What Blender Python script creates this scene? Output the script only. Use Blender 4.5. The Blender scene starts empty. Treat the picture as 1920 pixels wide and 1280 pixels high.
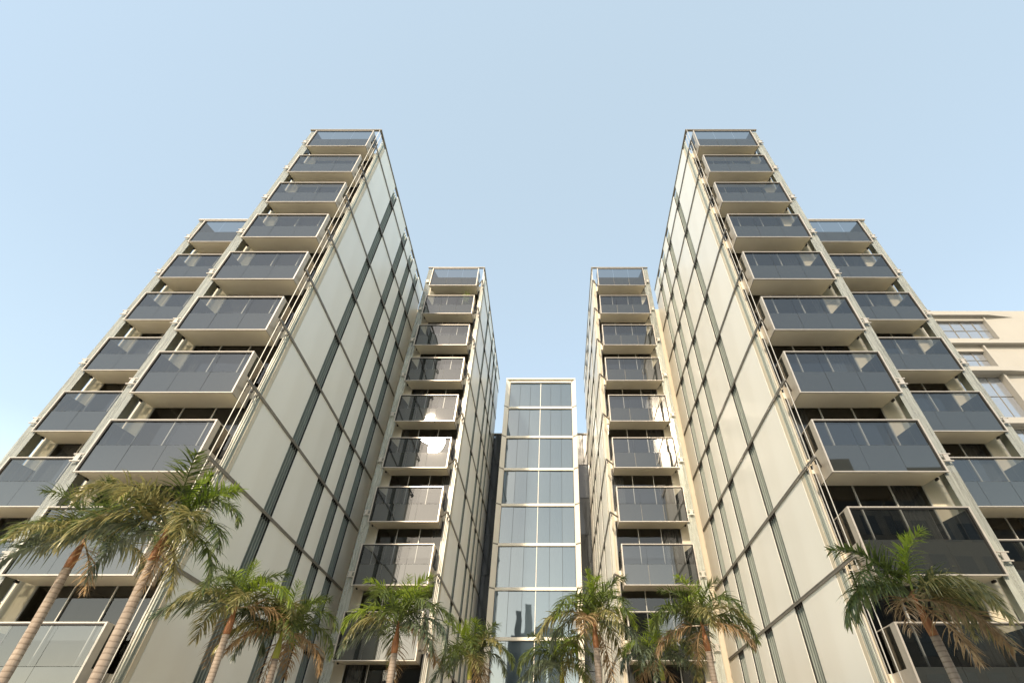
import bpy, math, random
from mathutils import Vector, Matrix

R = math.radians
sc = bpy.context.scene
COL = sc.collection

# ------------------------------------------------------------------ camera, sky, sun, exposure
F_PX, PITCH = 940.64, 0.7435
cam_d = bpy.data.cameras.new('camera')
cam = bpy.data.objects.new('camera', cam_d)
COL.objects.link(cam)
cam_d.sensor_fit = 'HORIZONTAL'
cam_d.sensor_width = 36.0
cam_d.lens = F_PX / 1920.0 * 36.0
cam_d.shift_x = -(1041.93 - 960.0) / 1920.0
cam_d.clip_start = 0.05
cam_d.clip_end = 3000.0
cam.location = (1.64, 0.0, 1.6)
cam.rotation_euler = (math.pi / 2 + PITCH, 0, 0)
sc.camera = cam

SUN_AZ, SUN_EL = 196.0, 31.0          # azimuth clockwise from +Y (the way the camera looks)
world = bpy.data.worlds.new('World')
sc.world = world
world.use_nodes = True
wn = world.node_tree
bg = wn.nodes['Background']
sky = wn.nodes.new('ShaderNodeTexSky')
sky.sky_type = 'NISHITA'
sky.sun_disc = False
sky.sun_elevation = R(SUN_EL)
sky.sun_rotation = R(SUN_AZ)
sky.air_density = 1.0
sky.dust_density = 1.5
sky.ozone_density = 1.0
hz = wn.nodes.new('ShaderNodeMixRGB')          # the clear sky seen through an even, pale haze
hz.inputs[0].default_value = 0.62
hz.inputs[2].default_value = (1.98, 2.38, 2.50, 1)
wn.links.new(sky.outputs[0], hz.inputs[1])
# the haze thickens, brighter and warmer, towards the horizon
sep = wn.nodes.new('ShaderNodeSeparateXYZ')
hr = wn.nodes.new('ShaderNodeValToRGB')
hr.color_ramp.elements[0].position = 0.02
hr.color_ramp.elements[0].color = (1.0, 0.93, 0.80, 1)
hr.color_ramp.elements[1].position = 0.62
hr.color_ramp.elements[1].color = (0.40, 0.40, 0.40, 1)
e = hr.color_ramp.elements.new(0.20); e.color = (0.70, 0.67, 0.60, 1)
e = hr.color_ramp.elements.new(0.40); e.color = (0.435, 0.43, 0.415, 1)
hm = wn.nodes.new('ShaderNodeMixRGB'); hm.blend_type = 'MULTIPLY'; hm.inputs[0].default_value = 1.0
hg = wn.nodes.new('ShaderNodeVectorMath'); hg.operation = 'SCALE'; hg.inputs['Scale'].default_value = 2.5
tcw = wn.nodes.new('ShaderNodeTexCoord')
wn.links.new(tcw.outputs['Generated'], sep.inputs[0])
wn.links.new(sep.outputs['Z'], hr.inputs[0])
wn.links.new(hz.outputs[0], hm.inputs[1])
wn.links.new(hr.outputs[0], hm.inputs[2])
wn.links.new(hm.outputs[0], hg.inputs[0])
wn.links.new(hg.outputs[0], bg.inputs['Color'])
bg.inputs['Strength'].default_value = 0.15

sun_d = bpy.data.lights.new('sun', 'SUN')
sun_d.energy = 2.3
sun_d.angle = R(3.0)
sun_d.color = (1.0, 0.84, 0.64)
sun = bpy.data.objects.new('sun', sun_d)
COL.objects.link(sun)
_sd = Vector((math.sin(R(SUN_AZ)) * math.cos(R(SUN_EL)), math.cos(R(SUN_AZ)) * math.cos(R(SUN_EL)), math.sin(R(SUN_EL))))
sun.rotation_euler = _sd.to_track_quat('Z', 'Y').to_euler()

sc.view_settings.view_transform = 'Standard'
sc.view_settings.look = 'None'
sc.view_settings.gamma = 1.0
sc.view_settings.exposure = 1.31
sc.render.engine = 'CYCLES'
sc.cycles.max_bounces = 10
sc.cycles.transparent_max_bounces = 16

# ------------------------------------------------------------------ materials
def new_mat(name):
    m = bpy.data.materials.new(name)
    m.use_nodes = True
    nt = m.node_tree
    return m, nt, nt.nodes['Principled BSDF'], nt.nodes['Material Output']

def noise_ramp(nt, scale, c1, c2, lo=0.3, hi=0.7, stretch=(1, 1, 1), detail=6, coord='Object'):
    tc = nt.nodes.new('ShaderNodeTexCoord')
    mp = nt.nodes.new('ShaderNodeMapping')
    mp.inputs['Scale'].default_value = stretch
    nz = nt.nodes.new('ShaderNodeTexNoise')
    nz.inputs['Scale'].default_value = scale
    nz.inputs['Detail'].default_value = detail
    rp = nt.nodes.new('ShaderNodeValToRGB')
    rp.color_ramp.elements[0].position = lo
    rp.color_ramp.elements[1].position = hi
    rp.color_ramp.elements[0].color = (*c1, 1)
    rp.color_ramp.elements[1].color = (*c2, 1)
    nt.links.new(tc.outputs[coord], mp.inputs[0])
    nt.links.new(mp.outputs[0], nz.inputs['Vector'])
    nt.links.new(nz.outputs['Fac'], rp.inputs[0])
    return rp.outputs[0], nz.outputs['Fac']

def solid(name, c1, c2=None, rough=0.5, metal=0.0, scale=1.5, stretch=(1, 1, 1), bump=0.0, ior=1.45, coat=0.0):
    m, nt, p, out = new_mat(name)
    c2 = c2 or tuple(v * 0.88 for v in c1)
    col, fac = noise_ramp(nt, scale, c2, c1, stretch=stretch)
    nt.links.new(col, p.inputs['Base Color'])
    p.inputs['Roughness'].default_value = rough
    p.inputs['Metallic'].default_value = metal
    p.inputs['IOR'].default_value = ior
    if coat:
        p.inputs['Coat Weight'].default_value = coat
        p.inputs['Coat Roughness'].default_value = 0.08
    if bump:
        b = nt.nodes.new('ShaderNodeBump')
        b.inputs['Strength'].default_value = bump
        b.inputs['Distance'].default_value = 0.02
        nt.links.new(fac, b.inputs['Height'])
        nt.links.new(b.outputs[0], p.inputs['Normal'])
    return m

def glass(name, tint, ior=1.6, rough=0.0, wave=0.0, body=0.0, bodycol=(0.5, 0.52, 0.5), streak=False):
    """thin sheet of tinted glass: see-through film + fresnel reflection (+ some milky body)"""
    m, nt, p, out = new_mat(name)
    nt.nodes.remove(p)
    tr = nt.nodes.new('ShaderNodeBsdfTransparent')
    tr.inputs[0].default_value = (*tint, 1)
    gl = nt.nodes.new('ShaderNodeBsdfGlossy')
    gl.inputs['Roughness'].default_value = rough
    gl.inputs['Color'].default_value = (1.0, 0.98, 0.94, 1)
    fr = nt.nodes.new('ShaderNodeFresnel')
    fr.inputs['IOR'].default_value = ior
    mx = nt.nodes.new('ShaderNodeMixShader')
    base = tr.outputs[0]
    if body:
        df = nt.nodes.new('ShaderNodeBsdfDiffuse')
        df.inputs[0].default_value = (*bodycol, 1)
        mb = nt.nodes.new('ShaderNodeMixShader')
        mb.inputs[0].default_value = body
        if streak:
            c, f = noise_ramp(nt, 2.0, (body * 0.8,) * 3, (min(1, body * 1.25),) * 3, stretch=(6, 6, 0.35), coord='Object')
            nt.links.new(c, mb.inputs[0])
            c2, f2 = noise_ramp(nt, 3.0, tuple(v * 0.72 for v in bodycol), bodycol, stretch=(9, 9, 0.8), coord='Object')
            nt.links.new(c2, df.inputs[0])
        nt.links.new(tr.outputs[0], mb.inputs[1])
        nt.links.new(df.outputs[0], mb.inputs[2])
        base = mb.outputs[0]
    if wave:
        tc = nt.nodes.new('ShaderNodeTexCoord')
        nz = nt.nodes.new('ShaderNodeTexNoise')
        nz.inputs['Scale'].default_value = 0.55
        nz.inputs['Detail'].default_value = 1.0
        b = nt.nodes.new('ShaderNodeBump')
        b.inputs['Strength'].default_value = wave
        b.inputs['Distance'].default_value = 0.1
        nt.links.new(tc.outputs['Object'], nz.inputs['Vector'])
        nt.links.new(nz.outputs['Fac'], b.inputs['Height'])
        nt.links.new(b.outputs[0], gl.inputs['Normal'])
    nt.links.new(fr.outputs[0], mx.inputs[0])
    nt.links.new(base, mx.inputs[1])
    nt.links.new(gl.outputs[0], mx.inputs[2])
    nt.links.new(mx.outputs[0], out.inputs['Surface'])
    return m

def mirror_glass(name, base, ior, wave=0.05, rough=0.02, tint=(1, 1, 1)):
    m, nt, p, out = new_mat(name)
    p.inputs['Base Color'].default_value = (*base, 1)
    p.inputs['Roughness'].default_value = rough
    p.inputs['IOR'].default_value = ior
    p.inputs['Specular Tint'].default_value = (*tint, 1)
    tc = nt.nodes.new('ShaderNodeTexCoord')
    nz = nt.nodes.new('ShaderNodeTexNoise')
    nz.inputs['Scale'].default_value = 0.5
    nz.inputs['Detail'].default_value = 1.0
    b = nt.nodes.new('ShaderNodeBump')
    b.inputs['Strength'].default_value = wave
    b.inputs['Distance'].default_value = 0.1
    nt.links.new(tc.outputs['Object'], nz.inputs['Vector'])
    nt.links.new(nz.outputs['Fac'], b.inputs['Height'])
    nt.links.new(b.outputs[0], p.inputs['Normal'])
    return m

M = {}
M['cream'] = solid('cream_render', (0.66, 0.59, 0.46), (0.60, 0.53, 0.41), 0.6, scale=0.8, stretch=(1, 1, 0.3))
M['soffit'] = solid('soffit_panel', (0.78, 0.70, 0.55), (0.73, 0.65, 0.50), 0.45, scale=0.6)
M['panel'] = solid('white_glazed_panel', (0.855, 0.83, 0.75), (0.835, 0.81, 0.73), 0.3, scale=0.25, ior=1.5)
def vary(m, amt, fac=.5, st=(.5, .5, .07)):
    # small tone difference from one sheet to the next, plus faint run-down dirt
    nt = m.node_tree; p = nt.nodes['Principled BSDF']
    src = p.inputs['Base Color'].links[0].from_socket
    oi = nt.nodes.new('ShaderNodeObjectInfo')
    mr = nt.nodes.new('ShaderNodeMapRange'); mr.inputs['To Min'].default_value = 1 - amt; mr.inputs['To Max'].default_value = 1.0
    nt.links.new(oi.outputs['Random'], mr.inputs[0])
    c, f = noise_ramp(nt, 1.4, (.90, .885, .86), (1, 1, 1), lo=.30, hi=.62, stretch=st)
    m1 = nt.nodes.new('ShaderNodeMixRGB'); m1.blend_type = 'MULTIPLY'; m1.inputs[0].default_value = 1
    m2 = nt.nodes.new('ShaderNodeMixRGB'); m2.blend_type = 'MULTIPLY'; m2.inputs[0].default_value = fac
    nt.links.new(src, m1.inputs[1]); nt.links.new(mr.outputs[0], m1.inputs[2])
    nt.links.new(m1.outputs[0], m2.inputs[1]); nt.links.new(c, m2.inputs[2])
    nt.links.new(m2.outputs[0], p.inputs['Base Color'])
vary(M['panel'], .05)
vary(M['cream'], .0, .8, (1.6, 1.6, .2))
vary(M['soffit'], .06)
M['frame'] = solid('champagne_aluminium', (0.50, 0.455, 0.395), (0.44, 0.40, 0.345), 0.32, metal=0.35, scale=4)
M['gasket'] = solid('dark_gasket', (0.02, 0.017, 0.014), None, 0.6)
M['rail'] = solid('grey_aluminium', (0.25, 0.23, 0.20), (0.20, 0.185, 0.16), 0.4, metal=0.3, scale=3)
M['spandrel'] = mirror_glass('grey_spandrel_glass', (0.021, 0.023, 0.022), 1.92, 0.03, tint=(1, .98, .94))
M['guard'] = glass('tinted_guard_glass', (0.36, 0.38, 0.39), 1.88, wave=0.015)
M['side_guard'] = glass('smoky_side_glass', (0.38, 0.36, 0.34), 1.6)
M['window'] = glass('dark_window_glass', (0.38, 0.39, 0.38), 1.55, wave=0.015)
M['mullion'] = solid('pale_mullion', (0.50, 0.48, 0.43), None, 0.4, metal=0.2)
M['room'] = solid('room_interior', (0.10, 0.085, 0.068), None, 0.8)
M['curtain'] = solid('grey_curtain', (0.42, 0.42, 0.43), (0.30, 0.30, 0.31), 0.9, scale=9, stretch=(6, 6, 0.05))
M['strip'] = glass('streaked_glass_strip', (0.90, 0.92, 0.90), 1.45, body=0.42, bodycol=(0.60, 0.62, 0.56), streak=True)
M['fin'] = glass('clear_fin', (0.72, 0.78, 0.73), 1.5, body=0.40, bodycol=(0.55, 0.58, 0.50))
M['fin_light'] = solid('pale_green_rib', (0.50, 0.51, 0.43), (0.44, 0.45, 0.38), 0.4, scale=3)
M['louvre'] = solid('green_grey_louvre', (0.31, 0.34, 0.30), (0.24, 0.265, 0.235), 0.5, scale=3, stretch=(1, 1, 0.1), metal=0.2)
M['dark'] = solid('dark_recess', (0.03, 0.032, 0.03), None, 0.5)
M['white_frame'] = solid('off_white_frame', (0.80, 0.75, 0.65), (0.76, 0.71, 0.61), 0.45, scale=1)
M['tower_glass'] = mirror_glass('silver_tower_glass', (0.05, 0.07, 0.085), 2.12, 0.05, tint=(.82, .93, 1.0))
M['dark_glass'] = mirror_glass('dark_block_glass', (0.03, 0.034, 0.036), 1.5, 0.25, .1)
M['blue_glass'] = mirror_glass('blue_window_glass', (0.16, 0.175, 0.20), 3.6, 0.06)
M['peach'] = solid('pale_peach_render', (0.34, 0.32, 0.285), (0.32, 0.30, 0.265), 0.65, scale=0.5)
M['ground'] = solid('pale_paving', (0.55, 0.50, 0.42), (0.48, 0.44, 0.37), 0.8, scale=0.8)
M['asphalt'] = solid('asphalt_road', (0.06, 0.058, 0.055), (0.045, 0.044, 0.042), 0.85, scale=3)
M['planting'] = solid('planting_bed_soil', (0.10, 0.085, 0.05), (0.05, 0.07, 0.03), 0.9, scale=4)
M['opp_wall'] = solid('opposite_wall', (0.26, 0.24, 0.21), (0.2, 0.185, 0.165), 0.8)
M['opp_glass'] = mirror_glass('opposite_window', (0.03, 0.035, 0.04), 1.6, 0.05)

# ------------------------------------------------------------------ helpers
class MB:
    """collects shapes and links them as one mesh object"""
    def __init__(self):
        self.v = []; self.f = []; self.smooth = False
    def box(self, x0, x1, y0, y1, z0, z1):
        if x0 > x1: x0, x1 = x1, x0
        if y0 > y1: y0, y1 = y1, y0
        if z0 > z1: z0, z1 = z1, z0
        self.prism([(x0, y0), (x1, y0), (x1, y1), (x0, y1)], z0, z1)
        return self
    def prism(self, poly, z0, z1):
        a = sum(poly[i][0] * poly[(i + 1) % len(poly)][1] - poly[(i + 1) % len(poly)][0] * poly[i][1] for i in range(len(poly)))
        if a < 0: poly = poly[::-1]
        n = len(poly); o = len(self.v)
        self.v += [(x, y, z0) for x, y in poly] + [(x, y, z1) for x, y in poly]
        self.f.append(tuple(o + i for i in range(n))[::-1])
        self.f.append(tuple(o + n + i for i in range(n)))
        for i in range(n):
            j = (i + 1) % n
            self.f.append((o + i, o + j, o + n + j, o + n + i))
        return self
    def quad(self, *p):
        o = len(self.v); self.v += list(p); self.f.append(tuple(range(o, o + len(p))))
        return self
    def tube(self, pts, rads, seg=8, cap=True):
        o = len(self.v); n = len(pts)
        for i, p in enumerate(pts):
            p = Vector(p)
            t = (Vector(pts[min(i + 1, n - 1)]) - Vector(pts[max(i - 1, 0)])).normalized()
            a = t.orthogonal().normalized() if abs(t.z) < 0.98 else t.cross(Vector((0, 1, 0))).normalized()
            if i and a.dot(pa) < 0: a = -a
            if i:
                a = (pa - t * pa.dot(t)).normalized()
            pa = a
            b = t.cross(a)
            for k in range(seg):
                an = 2 * math.pi * k / seg
                self.v.append(tuple(p + (a * math.cos(an) + b * math.sin(an)) * rads[i]))
        for i in range(n - 1):
            for k in range(seg):
                k2 = (k + 1) % seg
                self.f.append((o + i * seg + k, o + i * seg + k2, o + (i + 1) * seg + k2, o + (i + 1) * seg + k))
        if cap:
            self.f.append(tuple(o + k for k in range(seg))[::-1])
            self.f.append(tuple(o + (n - 1) * seg + k for k in range(seg)))
        return self
    def mesh(self, name, mat, origin=(0, 0, 0), mirror=1):
        ox, oy, oz = origin
        me = bpy.data.meshes.new(name)
        vs = [(mirror * x - ox, y - oy, z - oz) for x, y, z in self.v]
        fs = self.f if mirror > 0 else [tuple(reversed(f)) for f in self.f]
        me.from_pydata(vs, [], fs)
        if self.smooth:
            me.polygons.foreach_set('use_smooth', [True] * len(me.polygons))
        me.materials.append(mat)
        me.update()
        return me
    def build(self, name, mat, parent=None, origin=(0, 0, 0), mirror=1, offset=None):
        """origin: where this object's own origin is in world space; parent offset is subtracted"""
        o = bpy.data.objects.new(name, self.mesh(name, mat, origin, mirror))
        COL.objects.link(o)
        place(o, parent, origin)
        return o

WORLD = {}
def place(o, parent, origin):
    WORLD[o] = Vector(origin)
    if parent is not None:
        o.parent = parent
        o.location = Vector(origin) - WORLD[parent]
    else:
        o.location = origin

def empty(name, loc, label, cat, group=None):
    o = bpy.data.objects.new(name, None)
    o.empty_display_size = 0.3
    COL.objects.link(o)
    o.location = loc
    WORLD[o] = Vector(loc)
    tag(o, label, cat, group)
    return o

def tag(o, label, cat, group=None):
    o['label'] = label; o['category'] = cat
    if group: o['group'] = group

def struct(o):
    o['kind'] = 'structure'
    return o

def copy_part(o, parent, dz=0.0):
    c = o.copy()
    COL.objects.link(c)
    c.parent = parent
    c.location = o.location + Vector((0, 0, dz))
    kids = [k for k in o.children]
    for k in kids:
        d = k.copy(); COL.objects.link(d); d.parent = c
    return c

# ------------------------------------------------------------------ ground
g = MB().box(-900, 900, -900, 900, -0.5, 0.0).build('ground', M['ground']); struct(g)
rd = MB().box(-300, 300, -16, -6, -0.1, 0.004).build('road', M['asphalt']); struct(rd)
pv = MB().box(-10.2, 10.2, 18.4, 20.2, -0.05, 0.13).build('planting_bed', M['planting']); struct(pv)

# ------------------------------------------------------------------ the towers
FLOOR = 3.6
RAIL = [38.0 - FLOOR * k for k in range(10)]          # tops of the balcony fronts
PH = 2.29                                             # height of a balcony front
DEP = 1.12                                            # balcony depth

def balcony(parent, s, xi, xo, F, k, top=False):
    """one projecting glass-fronted balcony; xi inner, xo outer side"""
    zt = RAIL[k] + (0.12 if top else 0.0)
    zb = RAIL[k] - PH
    zm = RAIL[k] - 1.14
    org = (s * (xi + xo) / 2, F, zb)
    b = MB()
    b.prism([(xi + .03, F + .06), (xo - .05, F + .06), (xo - .30, F + DEP), (xi + .03, F + DEP)], zb + .03, zm - .03)
    box = b.build('balcony', M['soffit'], parent, org, s)
    def sub(mb, name, mat):
        return mb.build(name, mat, box, org, s)
    w = (xo - xi)
    # spandrel panes (three), each set a hair out of true like real panes
    m = MB()
    rng = random.Random(k * 7 + int(F * 10) + (3 if s > 0 else 0))
    for i in range(3):
        a0 = xi + .06 + (w - .12) * i / 3 + .006; a1 = xi + .06 + (w - .12) * (i + 1) / 3 - .006
        t0, t1, t2 = [rng.uniform(-.004, .004) for _ in range(3)]
        m.v += [(a0, F + .030 + t0, zb + .05), (a1, F + .030 + t1, zb + .05), (a1, F + .030 + t2, zm), (a0, F + .030 + t0 - t1 + t2, zm),
                (a0, F + .05, zb + .05), (a1, F + .05, zb + .05), (a1, F + .05, zm), (a0, F + .05, zm)]
        o = len(m.v) - 8
        m.f += [(o, o + 1, o + 2, o + 3), (o + 7, o + 6, o + 5, o + 4), (o, o + 4, o + 5, o + 1), (o + 3, o + 2, o + 6, o + 7), (o, o + 3, o + 7, o + 4), (o + 1, o + 5, o + 6, o + 2)]
    # outer side, slanting inwards, glazed to full height in opaque grey
    m.prism([(xo - .05, F + .06), (xo - .02, F + .08), (xo - .28, F + DEP), (xo - .31, F + DEP)], zb + .04, zt - .08)
    sub(m, 'spandrel_glass', M['spandrel'])
    m = MB()
    for i in range(3):
        a0 = xi + .06 + (w - .12) * i / 3 + .006; a1 = xi + .06 + (w - .12) * (i + 1) / 3 - .006
        t0, t1 = [rng.uniform(-.004, .004) for _ in range(2)]
        m.quad((a0, F + .035 + t0, zm + .012), (a1, F + .035 + t1, zm + .012), (a1, F + .035 - t0, zt - .06), (a0, F + .035 - t1, zt - .06))
    sub(m, 'guard_glass', M['guard'])
    m = MB().box(xi + .01, xi + .025, F + .30, F + DEP - .02, zm + .01, zt - .03)
    sub(m, 'side_glass', M['side_guard'])
    m = MB()
    T = .042
    m.box(xi - .02, xi + T, F - .03, F + .04, zb, zt)
    m.box(xo - T, xo + .02, F - .03, F + .04, zb, zt)
    m.box(xi + T + .001, xo - T - .001, F - .028, F + .038, zt - T, zt - .001)
    m.box(xi + T + .001, xo - T - .001, F - .028, F + .038, zb + .001, zb + T)
    # inner side: wide pale return and lower panel
    m.box(xi - .015, xi + .028, F + .041, F + .28, zb + .01, zt - .002)
    m.box(xi - .012, xi + .026, F + .281, F + DEP, zb + .012, zm - .001)
    m.box(xi - .01, xi + .024, F + .281, F + DEP, zt - .035, zt - .004)
    sub(m, 'frame', M['frame'])
    m = MB()
    gk = .05
    m.box(xi + T + .002, xo - T - .002, F - .012, F + .028, zt - T - gk, zt - T - .001)
    m.box(xo - T - gk, xo - T - .001, F - .012, F + .028, zb + T + .002, zt - T - gk - .001)
    m.box(xi + T + .002, xo - T - .002, F + .052, F + .060, zm - .012, zm + .010)
    sub(m, 'gasket', M['gasket'])
    # clamp that ties the outer side to the glass strip
    m = MB()
    zc = RAIL[k] - 1.70
    m.box(xo + .03, xo + .42, F - .06, F - .005, zc + .12, zc + .16)
    m.box(xo + .03, xo + .42, F - .06, F - .005, zc - .16, zc - .12)
    m.box(xo + .14, xo + .32, F - .05, F - .006, zc - .119, zc + .119)
    sub(m, 'clamp', M['frame'])
    m = MB()
    m.box(xo - .02, xo + .02, F + .10, F + .24, zb + .02, zb + .12)
    m.box(xo - .17, xo - .10, F + .44, F + .60, zb - .05, zb + .02)
    sub(m, 'hanger', M['gasket'])
    return box

def window_floor(parent, s, xi, xo, F, k, mullions, curtain=None):
    """glazing of one storey behind a balcony, with the room behind it"""
    zt = RAIL[k] - PH + .02 if False else RAIL[k]
    Y = F + DEP + .03
    z0 = RAIL[k] - 1.14          # floor level
    z1 = z0 + FLOOR - 0.62       # underside of the slab above
    if k == 0: return None
    x0, x1 = xi - .15, xo - .30
    org = (s * (x0 + x1) / 2, Y, z0)
    w = MB()
    rng = random.Random(k * 13 + int(F) + (5 if s > 0 else 0))
    xs = [x0] + mullions + [x1]
    for a, b in zip(xs[:-1], xs[1:]):
        t = rng.uniform(-.006, .006)
        w.quad((a + .02, Y + .03 + t, z0 + .02), (b - .02, Y + .03, z0 + .02), (b - .02, Y + .03 + t, z1), (a + .02, Y + .03 - t, z1))
    win = w.build('window', M['window'], parent, org, s)
    m = MB()
    for x in mullions:
        m.box(x - .02, x + .02, Y - .03, Y + .06, z0 + .001, z1)
    m.box(x0, x0 + .04, Y - .02, Y + .06, z0 + .002, z1 - .001)
    m.box(x1 - .04, x1, Y - .02, Y + .06, z0 + .002, z1 - .001)
    tr = None
    if tr:
        m.box(mullions[0] + .021, mullions[-1] - .021, Y - .01, Y + .05, z0 + tr, z0 + tr + .04)
    m.build('mullion', M['mullion'], win, org, s)
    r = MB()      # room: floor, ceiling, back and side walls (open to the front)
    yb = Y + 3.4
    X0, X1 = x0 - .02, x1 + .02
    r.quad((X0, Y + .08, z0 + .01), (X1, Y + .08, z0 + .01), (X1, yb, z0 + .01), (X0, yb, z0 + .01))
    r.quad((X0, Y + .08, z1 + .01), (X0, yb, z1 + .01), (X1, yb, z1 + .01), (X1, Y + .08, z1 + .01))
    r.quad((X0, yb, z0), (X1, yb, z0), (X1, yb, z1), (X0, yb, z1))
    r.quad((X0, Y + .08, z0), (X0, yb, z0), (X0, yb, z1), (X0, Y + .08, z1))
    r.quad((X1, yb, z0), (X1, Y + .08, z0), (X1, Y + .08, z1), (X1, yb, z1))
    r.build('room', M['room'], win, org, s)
    if curtain is None:
        curtain = rng.random()
    if curtain < .8:
        c = MB()
        ca, cb = (x1 - rng.uniform(.5, 1.3), x1 - .08) if curtain < .55 else (x0 + .1, x0 + rng.uniform(.4, .9))
        n = max(6, int((cb - ca) / .07))
        for i in range(n):
            xa = ca + (cb - ca) * i / n; xb = ca + (cb - ca) * (i + 1) / n
            ya = Y + .22 + (.05 if i % 2 else 0); yb2 = Y + .22 + (0 if i % 2 else .05)
            c.quad((xa, ya, z0 + .05), (xb, yb2, z0 + .05), (xb, yb2, z1 - .02), (xa, ya, z1 - .02))
        c.build('curtain', M['curtain'], win, org, s)
    return win

def bay_walls(parent, s, xi, xo, F, kmin, kmax, depth, roof_z):
    """cream wall pieces round the glazing, slab edges and the solid core of a bay"""
    Y = F + DEP
    x0, x1 = xi - .15, xo - .30
    xw = xo + .48
    zlo = 0.0
    org = (s * (xi + xo) / 2, F, 0)
    p = MB().box(x1, xw, Y, Y + depth, zlo, roof_z - .02)
    p.build('pier', M['cream'], parent, org, s)
    m = MB()
    for k in range(kmin, kmax + 1):
        z0 = RAIL[k] - 1.14
        if k == kmin: zt_ = roof_z - .021
        else: zt_ = z0
        m.box(x0 + .001, x1 - .001, Y, Y + depth, z0 - .62, zt_)
    m.build('floor_slab', M['soffit'], parent, org, s)
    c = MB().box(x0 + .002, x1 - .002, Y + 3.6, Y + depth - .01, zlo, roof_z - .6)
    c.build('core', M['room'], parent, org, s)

def strip(parent, s, xo, F, z1):
    org = (s * xo, F, 0)
    m = MB().box(xo - .10, xo + .44, F + .10, F + .115, 0.3, z1)
    a = m.build('glass_strip', M['strip'], parent, org, s)
    if F > 25: return a
    m = MB()
    m.box(xo + .425, xo + .44, F + .117, F + DEP - .1, 0.3, z1)
    m.build('return_glass', M['fin'], a, org, s)
    return a

SLOTS = [(4.58, 5.44), (8.36, 9.36), (10.74, 11.74), (12.94, 13.92)]   # behind the front plane

def side_facade(parent, s, xs, F, kmin, kmax, yend, xin):
    """the long blank flank facing the court: glazed panels, louvred slots, ledges"""
    top = 38.15
    org = (s * xs, F, 0)
    edges = [F + DEP + .28]
    for a, b in SLOTS: edges += [F + a, F + b]
    edges.append(yend)
    levels = [top] + [RAIL[k] - 1.75 for k in range(kmin, kmax + 1)] + [0.2]
    for i in range(0, len(edges), 2):
        y0, y1 = edges[i], edges[i + 1]
        for j in range(len(levels) - 1):
            zc = (levels[j] + levels[j + 1]) / 2
            po = (s * xs, (y0 + y1) / 2, zc)
            MB().box(xs, xs + .022, y0 + .012, y1 - .012, levels[j + 1] + .04, levels[j] - .03).build('side_panel', M['panel'], parent, po, s)
    # backing
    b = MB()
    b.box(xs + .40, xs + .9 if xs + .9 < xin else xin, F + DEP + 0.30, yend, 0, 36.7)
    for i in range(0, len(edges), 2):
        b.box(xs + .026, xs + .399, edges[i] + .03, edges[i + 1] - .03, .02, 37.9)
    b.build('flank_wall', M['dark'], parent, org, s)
    # louvre slots with upright blades
    for a, bb in SLOTS:
        m = MB()
        w = bb - a
        for q in range(4):
            yy = F + a + w * (q + .5) / 4
            m.box(xs + .055, xs + .16, yy - .028, yy + .028, 0.2, top - .3)
        m.box(xs + .30, xs + .33, F + a + .01, F + bb - .01, 0.2, top - .4)
        m.build('louvre', M['louvre'], parent, (s * xs, F + a, 0), s)
    # ledges ringing each storey, with the diagonal return to the balcony
    proto = None
    for k in range(kmin, kmax + 1):
        z = RAIL[k] - 1.75
        if proto is None:
            m = MB()
            m.box(xs - .048, xs - .004, F - .16, yend - .1, z - .05, z + .06)
            m.box(xs - .058, xs - .049, F - .165, yend - .1, z + .035, z + .068)
            m.prism([(xs - .048, F - .16), (xs - .0, F - .21), (xin + .0, F + .52), (xin - .03, F + .60)], z - .026, z + .044)
            proto = m.build('ledge', M['rail'], parent, (s * xs, F, z), s)
            n = MB()
            for a, bb in SLOTS:
                for q in range(4):
                    yy = F + a + (bb - a) * (q + .5) / 4
                    n.box(xs - .03, xs + .06, yy - .014, yy + .014, z - .19, z - .03)
            for q in range(3):
                n.box(xs + .01, xs + .10, F + .0 + q * .4, F + .05 + q * .4, z - .20, z - .05)
            n.box(xs - .004, xs + .05, F + DEP + .3, yend - .1, z - .025, z + .05)
            n.build('bracket', M['gasket'], proto, (s * xs, F, z), s)
            z_first = z
        else:
            copy_part(proto, parent, z - z_first)
    # upright fins and the cream corner post at the front
    for q, yy in enumerate((F - .10, F + .28, F + .66)):
        MB().box(xs + .0, xs + .03, yy, yy + .016, 0.3, top - .1).build('fin', M['mullion'], parent, (s * xs, yy, 0), s)
    m = MB().box(xs + .01, xin - .15, F + DEP + .06, F + DEP + .275, 0, top - .3)
    m.build('corner_post', M['cream'], parent, (s * xs, F + DEP, 0), s)
    for q, yy in enumerate((F + .80, F + .96, F + 1.08)):
        MB().box(xs + .01, xs + .05, yy, yy + (.09 if q < 2 else .05), 0.3, top - .15).build('rib', M['louvre'] if q == 1 else M['fin_light'], parent, (s * xs, yy, 0), s)

def roof_cap(parent, s, xs, xo, F, yend):
    z = 38.16
    m = MB()
    m.box(xs - .06, xo + .46, F - .06, F + .10, z, z + .09)
    m.box(xs - .058, xs + .10, F + .101, yend, z + .002, z + .088)
    m.box(xo + .10, xo + .16, F + .101, F + DEP, z - .14, z - .002)
    m.box(xo + .10, xo + .4, F + .3, F + .36, z - .2, z - .142)
    m.build('roof_cap', M['rail'], parent, (s * xs, F, z), s)

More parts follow.
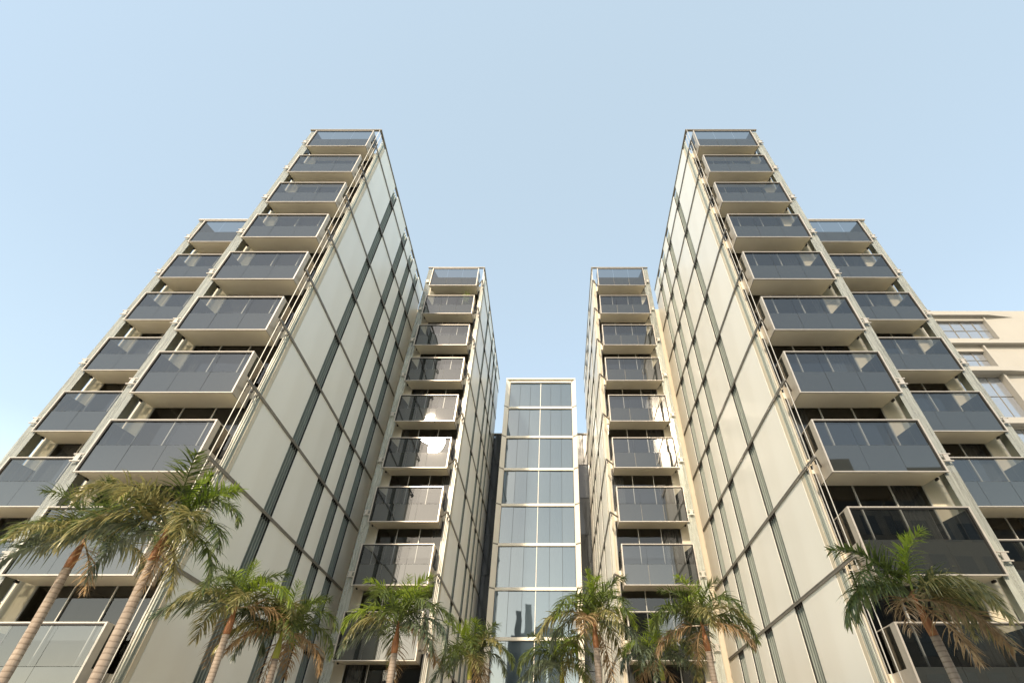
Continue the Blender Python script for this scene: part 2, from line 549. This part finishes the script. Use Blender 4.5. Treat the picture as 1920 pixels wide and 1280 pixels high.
def tall_tower(s, label):
    F = 16.75
    t = empty('apartment_tower', (s * 14.0, F, 0), label, 'apartment building', 'tall towers of the apartment complex')
    xi, xo, xs = 11.78, 16.01, 11.27
    for k in range(0, 10):
        balcony(t, s, xi, xo, F, k, top=(k == 0))
        window_floor(t, s, xi, xo, F, k, [13.0, 14.4])
    bay_walls(t, s, xi, xo, F, 0, 9, 14.4, 36.86)
    strip(t, s, xo, F, 38.1)
    side_facade(t, s, xs, F, 0, 9, 32.5, xi)
    roof_cap(t, s, xs, xo, F, 32.5)
    # lower outer bay, set back
    F2, xi2, xo2 = 19.69, 18.12, 22.35
    for k in range(2, 10):
        balcony(t, s, xi2, xo2, F2, k, top=(k == 2))
        if k > 2: window_floor(t, s, xi2, xo2, F2, k, [19.4, 20.8])
    bay_walls(t, s, xi2, xo2, F2, 2, 9, 11.4, RAIL[2] - 1.14)
    strip(t, s, xo2, F2, 30.95)
    m = MB()
    m.box(16.60, xo2 + .46, F2 - .06, F2 + .10, 30.96, 31.05)
    m.box(xo2 + .10, xo2 + .16, F2 + .101, F2 + DEP, 30.82, 30.958)
    m.build('roof_cap', M['frame'], t, (s * xi2, F2, 31), s)
    m = MB().box(16.50, xi2 - .16, F2 + DEP + .01, F2 + DEP + 11, 0, 29.6)
    m.build('link_wall', M['cream'], t, (s * 17, F2, 0), s)
    return t

def inner_tower(s, label):
    F = 29.70
    t = empty('apartment_tower', (s * 7.6, F, 0), label, 'apartment building', 'inner towers of the apartment complex')
    xi, xo, xs = 5.49, 9.71, 4.98
    for k in range(0, 10):
        balcony(t, s, xi, xo, F, k, top=(k == 0))
        window_floor(t, s, xi, xo, F, k, [6.75, 8.15])
    bay_walls(t, s, xi, xo, F, 0, 9, 17.0, 36.86)
    strip(t, s, xo, F, 38.1)
    side_facade(t, s, xs, F, 0, 9, 46.4, xi)
    roof_cap(t, s, xs, xo, F, 46.4)
    MB().box(10.25, 13.4, 33.4, 33.8, 0, 36.5).build('recess_wall', M['cream'], t, (s * 11, 33.5, 0), s)
    return t

tall_tower(-1, 'tall balconied tower at left behind two orange-trunked palms, its flank in cool shade')
tall_tower(1, 'tall balconied tower at right with dark blue glass and pale cream flank')
inner_tower(-1, 'narrow balconied tower set back immediately left of the central glass shaft')
inner_tower(1, 'narrow balconied tower set back immediately right of the central glass shaft')

# ------------------------------------------------------------------ central glass shaft
def glass_shaft():
    Y = 44.05
    t = empty('glass_shaft', (0, Y, 0), 'narrow central shaft of mirror-like panes in an off-white frame', 'building')
    top = 36.15
    zs = [32.55 - 3.6 * i for i in range(9)]
    m = MB()
    lv = [top] + zs + [0.0]
    for i in range(len(lv) - 1):
        za, zb = lv[i + 1] + .05, lv[i]
        for s in (-1, 1):
            # tapering side cheeks, one per storey, leaning out a little at the foot
            x0, x1 = 3.36, 3.80
            m.prism([(s * x0, Y + .0), (s * x1, Y - .35), (s * x1, Y + 1.2), (s * x0, Y + 1.2)], za, zb - .02)
    m.box(-3.8, 3.8, Y - .35, Y + .1, top, top + .12)
    m.box(-3.36, 3.36, Y - .10, Y + .1, top - .28, top - .001)
    m.build('frame', M['white_frame'], t, (0, Y, 0))
    proto = None
    for z in zs:
        if proto is None:
            p = MB().box(-3.37, 3.37, Y - .06, Y + .1, z - .13, z + .10)
            proto = p.build('transom', M['white_frame'], t, (0, Y, z)); z0 = z
            for s in (-1, 1):
                q = MB()
                q.prism([(s * 3.36, Y - .04), (s * 3.84, Y - .40), (s * 3.84, Y - .36), (s * 3.36, Y + .0)], z - .04, z + .06)
                q.build('clip', M['rail'], proto, (0, Y, z))
        else:
            copy_part(proto, t, z - z0)
    rng = random.Random(4)
    for i in range(len(lv) - 1):
        z0_, z1_ = lv[i + 1] + .105, lv[i] - .135
        if i == 0: z1_ = top - .285
        g_ = MB()
        fr = MB()
        for j in range(6):
            a = -3.33 + 6.66 * j / 6 + .012; b = -3.33 + 6.66 * (j + 1) / 6 - .012
            t0, t1, t2 = [rng.uniform(-.012, .012) for _ in range(3)]
            g_.quad((a, Y + .10 + t0, z0_), (b, Y + .10 + t1, z0_), (b, Y + .10 + t2, z1_), (a, Y + .10 + t0 + t2 - t1, z1_))
        w_ = g_.build('window', M['tower_glass'], t, (0, Y, z0_))
        fr.box(-3.36, 3.36, Y + .16, Y + .2, z0_, z1_)
        fr.build('backing', M['dark'], w_, (0, Y, z0_))
        MB().box(-.025, .025, Y + .02, Y + .085, z0_, z1_).build('mullion', M['white_frame'], w_, (0, Y, z0_))
    MB().box(-3.3, 3.3, Y + 1.21, Y + 8, 0, top - .3).build('core', M['cream'], t, (0, Y, 0))
    return t
glass_shaft()

# dark glazed link block behind the shaft
def dark_block():
    Y = 46.6
    t = empty('link_block', (0, Y, 0), 'dark glass block in the shadowed gap behind the central glass shaft', 'building')
    MB().box(-9, 9, Y + .3, Y + 12, 0, 30.6).build('wall', M['dark'], t, (0, Y, 0))
    proto = None
    for k in range(8):
        z = 30.8 - 3.6 * k
        rng = random.Random(k)
        for s in (-1, 1):
            m = MB()
            for j in range(5):
                a = 3.9 + j * 1.0
                u, v, w = [rng.uniform(-.03, .03) for _ in range(3)]
                m.quad((s * a, Y + u, z - 3.55), (s * (a + .97), Y + v, z - 3.55), (s * (a + .97), Y + w, z), (s * a, Y + u - v + w, z))
            m.build('window', M['dark_glass'], t, (s * 6, Y, z))
    MB().box(-9, 9, Y - .1, Y + .29, 30.81, 30.95).build('roof_cap', M['rail'], t, (0, Y, 30.8))
dark_block()

# ------------------------------------------------------------------ far right sunlit building
def far_building():
    Y = 31.0
    t = empty('far_building', (44, Y, 0), 'pale peach sunlit building with gridded windows at the right edge of the view', 'building')
    o = (44, Y, 0)
    m = MB()
    # solid wall with recessed window openings, storey by storey
    rows = [(30.10, 32.56, 34.0, 39.0), (27.0, 29.0, 31.5, 36.95), (22.3, 26.45, 31.5, 36.8), (18.6, 21.6, 31.5, 37.5), (14.8, 17.8, 31.5, 37.5), (11.0, 14.0, 31.5, 37.5), (7.2, 10.2, 31.5, 37.5)]
    ztop = 33.78
    z = ztop
    for (z0, z1, x0, x1) in rows:
        m.box(30.5, 56, Y, Y + .4, z1, z)
        m.box(30.5, x0, Y, Y + .4, z0, z1 - .001)
        m.box(x1, 56, Y, Y + .4, z0, z1 - .001)
        z = z0 - .001
    m.box(30.5, 56, Y, Y + .4, 0, z)
    m.box(30.5, 56, Y + .9, Y + 14, 0, ztop - .1)
    m.build('wall', M['peach'], t, o)
    b = MB()
    b.prism([(30.4, Y - .35), (39.4, Y - .35), (41.8, Y - .002), (30.4, Y - .002)], 32.95, 33.40)
    b.box(30.4, 56, Y - .45, Y - .002, 29.55, 30.05)
    b.prism([(30.4, Y - .6), (37.2, Y - .6), (44, Y - .1), (44, Y - .002), (30.4, Y - .002)], 26.5, 26.92)
    b.box(30.4, 56, Y - .5, Y - .002, 21.7, 22.2)
    b.box(39.0, 39.14, Y - .12, Y - .002, 30.06, 32.9)
    b.box(36.95, 37.09, Y - .25, Y - .002, 26.93, 29.5)
    b.box(36.80, 36.98, Y - .25, Y - .002, 22.21, 26.45)
    b.build('projecting_band', M['peach'], t, o)
    for i, (z0, z1, x0, x1) in enumerate(rows):
        g_ = MB()
        fr = MB()
        n = int(round((x1 - x0) / .97))
        rng = random.Random(i + 50)
        for j in range(n):
            a = x0 + (x1 - x0) * j / n; bb = x0 + (x1 - x0) * (j + 1) / n
            zm = (z0 + z1) / 2 + .2
            for (za, zb) in ((z0, zm), (zm, z1)):
                u, v = rng.uniform(-.012, .012), rng.uniform(-.012, .012)
                g_.quad((a + .02, Y + .25 + u, za + .02), (bb - .02, Y + .25 + v, za + .02), (bb - .02, Y + .25 - u, zb - .02), (a + .02, Y + .25 - v, zb - .02))
            fr.box(a - .02, a + .02, Y + .20, Y + .30, z0, z1)
        fr.box(x0, x1, Y + .205, Y + .295, (z0 + z1) / 2 + .18, (z0 + z1) / 2 + .22)
        fr.box(x0, x1, Y + .32, Y + .35, z0 + .001, z1 - .001)
        w_ = g_.build('window', M['blue_glass'], t, (x0, Y, z0))
        fr.build('window_frame', M['rail'], w_, (x0, Y, z0))
    # conduit brackets along the band
    m = MB()
    for x in (37.6, 41.2):
        m.tube([(x, Y - .46, 29.9), (x + .35, Y - .47, 30.02), (x + .9, Y - .47, 30.02)], [.02] * 3, 5)
    m.build('conduit', M['rail'], t, o)
far_building()

# ------------------------------------------------------------------ buildings across the road (seen mirrored in the glass)
def opposite(x0, x1, y0, y1, h, label, storeys, roofbox=None):
    t = empty('opposite_building', ((x0 + x1) / 2, y1, 0), label, 'building')
    o = ((x0 + x1) / 2, y1, 0)
    w = MB().box(x0, x1, y0, y1, 0, h)
    if roofbox:
        for (a, b, c) in roofbox: w.box(a, b, y0 + 2, y1 - 1.5, h - .01, h + c)
    w.build('wall', M['opp_wall'], t, o)
    fh = h / storeys
    n = max(3, int((x1 - x0) / 2.6))
    for k in range(storeys):
        m = MB()
        for j in range(n):
            a = x0 + (x1 - x0) * (j + .18) / n; b = x0 + (x1 - x0) * (j + .82) / n
            m.box(a, b, y1, y1 + .03, fh * k + .9, fh * k + fh - .6)
        m.build('window_band', M['opp_glass'], t, (o[0], o[1], fh * k))
    return t
opposite(-7.5, 2.5, -34, -20, 26, 'mid-rise block across the road seen mirrored in the central shaft', 8, [(-7, -4.4, 4.5), (-3.3, -2.0, 5.5)])
opposite(6, 24, -36, -22, 18, 'lower block across the road seen mirrored in the right inner tower', 6, [(11, 17, 5)])
opposite(27, 62, -38, -21, 29, 'wide block across the road seen mirrored low in the right tower', 8, [(33, 38, 4), (44, 52, 2.5)])
opposite(-30, -12, -42, -28, 15, 'low block across the road on the left seen mirrored in lowest balconies', 4, [(-22, -18, 3)])

# ------------------------------------------------------------------ palms
def leaf_mat(name, c1, c2, trans):
    m, nt, p, out = new_mat(name)
    nt.nodes.remove(p)
    col, fac = noise_ramp(nt, 7.0, c2, c1, lo=.35, hi=.65)
    df = nt.nodes.new('ShaderNodeBsdfDiffuse')
    tl = nt.nodes.new('ShaderNodeBsdfTranslucent')
    gl = nt.nodes.new('ShaderNodeBsdfGlossy'); gl.inputs['Roughness'].default_value = .38
    mx = nt.nodes.new('ShaderNodeMixShader'); mx.inputs[0].default_value = trans
    m2 = nt.nodes.new('ShaderNodeMixShader'); m2.inputs[0].default_value = .07
    nt.links.new(col, df.inputs[0])
    hs_ = nt.nodes.new('ShaderNodeHueSaturation'); hs_.inputs['Value'].default_value = 1.5
    nt.links.new(col, hs_.inputs['Color']); nt.links.new(hs_.outputs[0], tl.inputs[0])
    nt.links.new(df.outputs[0], mx.inputs[1]); nt.links.new(tl.outputs[0], mx.inputs[2])
    nt.links.new(mx.outputs[0], m2.inputs[1]); nt.links.new(gl.outputs[0], m2.inputs[2])
    nt.links.new(m2.outputs[0], out.inputs['Surface'])
    return m
LM = {
    'green': leaf_mat('green_leaf', (0.15, 0.185, 0.04), (0.045, 0.07, 0.02), .34),
    'fresh': leaf_mat('fresh_leaf', (0.28, 0.34, 0.035), (0.17, 0.24, 0.03), .4),
    'olive': leaf_mat('olive_leaf', (0.36, 0.31, 0.12), (0.11, 0.12, 0.04), .3),
    'grey': leaf_mat('grey_green_leaf', (0.15, 0.18, 0.10), (0.05, 0.07, 0.04), .22),
    'dry': leaf_mat('dry_leaf', (0.42, 0.29, 0.15), (0.24, 0.15, 0.07), .25),
}
def trunk_mat(name, c1, c2, rings, rough=.75):
    m, nt, p, out = new_mat(name)
    tc = nt.nodes.new('ShaderNodeTexCoord')
    wv = nt.nodes.new('ShaderNodeTexWave'); wv.bands_direction = 'Z'
    wv.inputs['Scale'].default_value = rings; wv.inputs['Distortion'].default_value = 1.2; wv.inputs['Detail'].default_value = 2
    wv.inputs['Detail Scale'].default_value = 2.0
    nt.links.new(tc.outputs['Object'], wv.inputs['Vector'])
    col, fac = noise_ramp(nt, 3.0, c2, c1, stretch=(3, 3, 1))
    mx = nt.nodes.new('ShaderNodeMixRGB'); mx.blend_type = 'MULTIPLY'; mx.inputs[0].default_value = .55
    rp = nt.nodes.new('ShaderNodeValToRGB'); rp.color_ramp.elements[0].position = .0; rp.color_ramp.elements[1].position = .25
    rp.color_ramp.elements[0].color = (.35, .28, .22, 1)
    nt.links.new(wv.outputs['Fac'], rp.inputs[0])
    nt.links.new(col, mx.inputs[1]); nt.links.new(rp.outputs[0], mx.inputs[2])
    nt.links.new(mx.outputs[0], p.inputs['Base Color'])
    b = nt.nodes.new('ShaderNodeBump'); b.inputs['Strength'].default_value = .25; b.inputs['Distance'].default_value = .008
    nt.links.new(wv.outputs['Fac'], b.inputs['Height']); nt.links.new(b.outputs[0], p.inputs['Normal'])
    p.inputs['Roughness'].default_value = rough
    return m
M['trunk'] = trunk_mat('ringed_trunk', (0.38, 0.31, 0.245), (0.25, 0.195, 0.15), 3.2)
M['shaft_rust'] = solid('rusty_crownshaft', (0.36, 0.16, 0.06), (0.20, 0.075, 0.03), .55, scale=5, stretch=(4, 4, .5), bump=.3)
M['shaft_green'] = solid('yellow_green_crownshaft', (0.36, 0.34, 0.05), (0.22, 0.25, 0.04), .4, scale=4, stretch=(4, 4, .4), bump=.2)
M['stalk'] = solid('frond_stalk', (0.26, 0.26, 0.06), (0.18, 0.17, 0.05), .5, scale=4)

def frond_mb(seed, L, e0, bend, droop=.55, n=66, ragged=.1, side=0.0):
    """feather frond along +X; starts at elevation e0 and bends down by bend radians. leaflets hang off both sides"""
    rng = random.Random(seed)
    mb = MB()
    pts = [Vector((0, 0, 0))]; N = 22
    yaw = 0.0
    el = e0
    dirs = []
    for i in range(N):
        u = i / (N - 1)
        el = e0 - bend * (u ** 1.35)
        yaw += side / N
        d = Vector((math.cos(el) * math.cos(yaw), math.cos(el) * math.sin(yaw), math.sin(el)))
        dirs.append(d)
        pts.append(pts[-1] + d * (L / N))
    dirs.append(dirs[-1])
    mb.tube(pts[::3] + [pts[-1]] if (len(pts) - 1) % 3 else pts[::3], [.022 * (1 - .85 * (i / 8)) + .003 for i in range(len(pts[::3] + ([pts[-1]] if (len(pts) - 1) % 3 else [])))], 5)
    down = Vector((0, 0, -1))
    for i in range(n):
        s = .13 + .86 * (i + rng.uniform(-.3, .3)) / n
        s = min(.99, max(.12, s))
        fi = s * N; i0 = int(fi); fr = fi - i0
        p = pts[i0].lerp(pts[min(i0 + 1, N)], fr)
        t = dirs[i0]
        side_v = t.cross(Vector((0, 0, 1)))
        if side_v.length < .1: side_v = Vector((0, 1, 0))
        side_v.normalize()
        up = side_v.cross(t).normalized()
        ll = (.20 + L * .27) * (math.sin(math.pi * min(1, (s * .80 + .14))) ** .55) * (0.55 + .45 * (1 - s))*1.15
        for sg in (-1, 1):
            if rng.random() < ragged: continue
            l = ll * rng.uniform(.78, 1.12)
            fwd = math.radians(30 + 24 * s + rng.uniform(-12, 12))
            lift = rng.uniform(-.55, .75)
            d = (side_v * sg * math.cos(fwd) * 1.15 + t * math.sin(fwd) + up * lift).normalized()
            w = .0165 * rng.uniform(.75, 1.2) * (L / 2.1)
            dr = droop * rng.uniform(.6, 1.5)
            q = p.copy(); prev = None
            segs = 4
            wid = d.cross(down)
            if wid.length < .05: wid = t.copy()
            wid.normalize()
            wid = (wid + up * rng.uniform(-.5, .5)).normalized()
            for j in range(segs + 1):
                u = j / segs
                ww = w * (1 - u ** 1.8) * (0.55 + .9 * min(1, u * 4)) + .0012
                a, b = q + wid * ww, q - wid * ww
                if prev:
                    o = len(mb.v)
                    mb.v += [tuple(prev[0]), tuple(prev[1]), tuple(b), tuple(a)]
                    mb.f.append((o, o + 1, o + 2, o + 3))
                prev = (a, b)
                d = (d + down * dr * (.35 + u) / segs * 1.5).normalized()
                q = q + d * (l / segs)
    return mb

FM = {}
def frond_mesh(kind, var, mat):
    key = (kind, var, mat)
    if key in FM: return FM[key]
    P = {   # length, start elevation, bend, droop, ragged, sideways
        'spear': (1.5, 1.45, .25, .12, .05, .1),
        'up':    (1.95, 1.2, 1.2, .5, .06, .4),
        'arch':  (2.2, .90, 2.15, .8, .06, .7),
        'out':   (2.2, .45, 1.95, 1.0, .08, .6),
        'low':   (2.1, .05, 1.35, .9, .15, .4),
        'dead':  (1.8, -.7, .75, .55, .3, .3),
    }[kind]
    sd = hash((kind, var)) if False else (sum(ord(c) for c in kind) * 31 + var * 7)
    rr = random.Random(sd)
    mb = frond_mb(sd, P[0] * rr.uniform(.92, 1.08), P[1] + rr.uniform(-.1, .1), P[2] * rr.uniform(.85, 1.15), P[3] * .95, 56, P[4], P[5] * rr.choice((-1, 1)))
    FM[key] = mb.mesh('frond_' + kind, LM[mat])
    return FM[key]

def palm(hub, lean, scale, label, shaft, seed, plan=None, mix=None, group='palms planted in front of the towers'):
    """hub: world point where the fronds leave the crownshaft; lean: horizontal offset of foot"""
    rng = random.Random(seed)
    foot = (hub[0] + lean[0], hub[1] + lean[1], 0)
    t = empty('palm_tree', foot, label, 'palm tree', group)
    H = Vector(hub); Fo = Vector(foot)
    # trunk: gently curved, ringed, with flare at the foot
    hs_ = .95 * scale
    pts = []; rad = []
    tot = (H - Fo)
    n = 46
    zs = 1 - hs_ / tot.length
    for i in range(n):
        u = i / (n - 1) * zs
        p = Fo + tot * u + Vector((math.sin(u * 3.0) * .10, math.cos(u * 2.5) * .05, 0))
        pts.append(p)
        r = (.132 - .03 * u + .09 * math.exp(-u * 12)) * scale
        rad.append(r * rng.uniform(.985, 1.02))
    m = MB(); m.smooth = True
    m.tube(pts, rad, 16)
    m.build('trunk', M['trunk'], t, foot)
    top = pts[-1]
    m = MB(); m.smooth = True
    cp = []; cr = []
    for i in range(9):
        u = i / 8
        cp.append(top.lerp(H, u) - Vector((0, 0, .02 * (1 - u))))
        cr.append((.100 + .025 * math.sin(min(1, u * 1.6) * math.pi) - .055 * u) * scale)
    m.tube(cp, cr, 14)
    m.build('crownshaft', M[shaft], t, foot)
    plan = plan or []
    if not plan:
        cnt = [('spear', 1), ('up', 4), ('arch', 5), ('out', 4), ('low', 3), ('dead', 1)]
        base = rng.uniform(0, 360); idx = 0
        for kd, c in cnt:
            for j in range(c):
                idx += 1
                plan.append((kd, base + idx * 137.5 + rng.uniform(-14, 14), None))
    mix = mix or {'spear': ['fresh'], 'up': ['green', 'fresh'], 'arch': ['green', 'olive', 'fresh', 'green'], 'out': ['green', 'olive', 'grey', 'olive'], 'low': ['grey', 'olive', 'grey', 'dry'], 'dead': ['dry']}
    for i, (kd, az, mt) in enumerate(plan):
        mt = mt or rng.choice(mix[kd])
        me = frond_mesh(kd, rng.randrange(4), mt)
        o = bpy.data.objects.new('frond', me)
        COL.objects.link(o)
        o.parent = t
        off = {'spear': .05, 'up': -.02, 'arch': -.06, 'out': -.10, 'low': -.15, 'dead': -.22}[kd] * scale
        o.location = H - Fo + Vector((math.cos(R(az)) * .05, math.sin(R(az)) * .05, off))
        o.rotation_euler = (rng.uniform(-.12, .12), rng.uniform(-.1, .1), R(az))
        k = scale * rng.uniform(.88, 1.1)
        o.scale = (k, k, k)
    return t

PALMS = [
    # hub, lean, scale, label, shaft, seed
    ((-9.6, 12.0, 6.35), (.35, -.3), .86, 'tall leaning palm with orange-brown trunk, leftmost of the palms with visible trunks', 'shaft_rust', 11, [('up', 215, 'green'), ('up', 35, 'green'), ('spear', 120, 'fresh'), ('up', 290, 'green'), ('arch', 175, 'olive'), ('out', 195, 'grey'), ('arch', 150, 'green'), ('low', 185, 'grey'), ('out', 225, 'green'), ('arch', 330, 'grey'), ('low', 320, 'grey'), ('out', 345, 'green'), ('arch', 20, 'green'), ('out', 80, 'olive'), ('low', 260, 'olive'), ('dead', 340, 'dry')]),
    ((-6.8, 10.8, 6.1), (.1, -.1), .86, 'tall palm with orange crownshaft and dense fanned crown, second trunk from the left', 'shaft_rust', 23, [('spear', 20, 'fresh'), ('up', 10, 'fresh'), ('up', 50, 'green'), ('up', 285, 'green'), ('arch', 215, 'olive'), ('arch', 245, 'olive'), ('out', 230, 'olive'), ('arch', 180, 'green'), ('low', 185, 'grey'), ('low', 205, 'grey'), ('arch', 345, 'green'), ('out', 5, 'green'), ('out', 330, 'olive'), ('low', 335, 'olive'), ('low', 350, 'green'), ('dead', 310, 'dry'), ('arch', 110, 'green'), ('dead', 345, 'olive')]),
    ((-8.5, 17.4, 6.3), (0, 0), .95, 'palm with reddish dry shaft beside the flank of the left tall tower', 'shaft_rust', 37),
    ((-7.55, 19.0, 5.95), (.1, 0), .95, 'palm with yellow crownshaft beside the flank of the left tall tower', 'shaft_green', 41),
    ((-3.7, 19.0, 6.15), (0, 0), 1.0, 'full palm with brown shaft in front of the left inner tower balconies', 'shaft_rust', 53),
    ((-1.7, 22.8, 5.9), (0, 0), .9, 'small bright green palm low in front of the foot of the central glass shaft', 'shaft_green', 67),
    ((3.0, 20.0, 6.5), (0, 0), 1.0, 'tall palm with red-brown shaft right of the central glass shaft', 'shaft_rust', 71),
    ((1.85, 22.5, 5.6), (-.1, 0), .85, 'low palm with yellow shaft between the central glass shaft and the red-brown shafted palm', 'shaft_green', 83),
    ((6.85, 20.0, 6.4), (0, 0), 1.0, 'palm with orange-red shaft in front of the right inner tower, its right fronds withered', 'shaft_rust', 97),
    ((5.7, 23.0, 5.9), (.1, 0), .9, 'greyish low palm with yellow-green shaft in front of the right inner tower', 'shaft_green', 101),
    ((9.95, 12.6, 5.2), (.15, .1), .92, 'large palm with rust-red shaft at the lower right before the right tower', 'shaft_rust', 113, [('spear', 300, 'fresh'), ('up', 280, 'fresh'), ('up', 165, 'green'), ('up', 190, 'green'), ('arch', 180, 'green'), ('arch', 20, 'green'), ('arch', 0, 'grey'), ('out', 335, 'olive'), ('out', 5, 'olive'), ('low', 345, 'dry'), ('low', 355, 'olive'), ('out', 200, 'green'), ('low', 215, 'dry'), ('dead', 270, 'dry'), ('arch', 90, 'green'), ('out', 290, 'olive')]),
    ((-13.6, 10.2, 7.0), (0, 0), 1.0, 'palm mostly out of frame whose frond tip shows at the left edge', 'shaft_rust', 127),
]
for a in PALMS:
    palm(*a)

# a tall potted shrub on the second-highest balcony of the left inner tower
def potted_shrub():
    base = (-6.35, 30.25, 33.30)
    t = empty('potted_shrub', base, 'small yellow-green shrub peeping over a high balcony rail of the left inner tower', 'potted plant')
    m = MB(); m.smooth = True
    m.tube([(base[0], base[1], base[2]), (base[0], base[1], base[2] + .32)], [.15, .21], 14)
    m.build('pot', M['shaft_rust'], t, base)
    m = MB()
    rng = random.Random(9)
    for i in range(240):
        c = Vector((rng.gauss(0, .17), rng.gauss(0, .15), rng.uniform(.5, 2.0)))
        d = Vector((rng.uniform(-1, 1), rng.uniform(-1, 1), rng.uniform(-.2, 1))).normalized() * .13
        w = d.cross(Vector((rng.uniform(-1, 1), rng.uniform(-1, 1), .3))).normalized() * .035
        c += Vector(base)
        m.quad(tuple(c), tuple(c + d * .5 + w), tuple(c + d), tuple(c + d * .5 - w))
    m.build('foliage', LM['fresh'], t, base)
    MB().tube([(base[0], base[1], base[2] + .25), (base[0] + .03, base[1], base[2] + 1.0), (base[0], base[1], base[2] + 1.7)], [.02, .015, .006], 6).build('stem', M['trunk'], t, base)
potted_shrub()
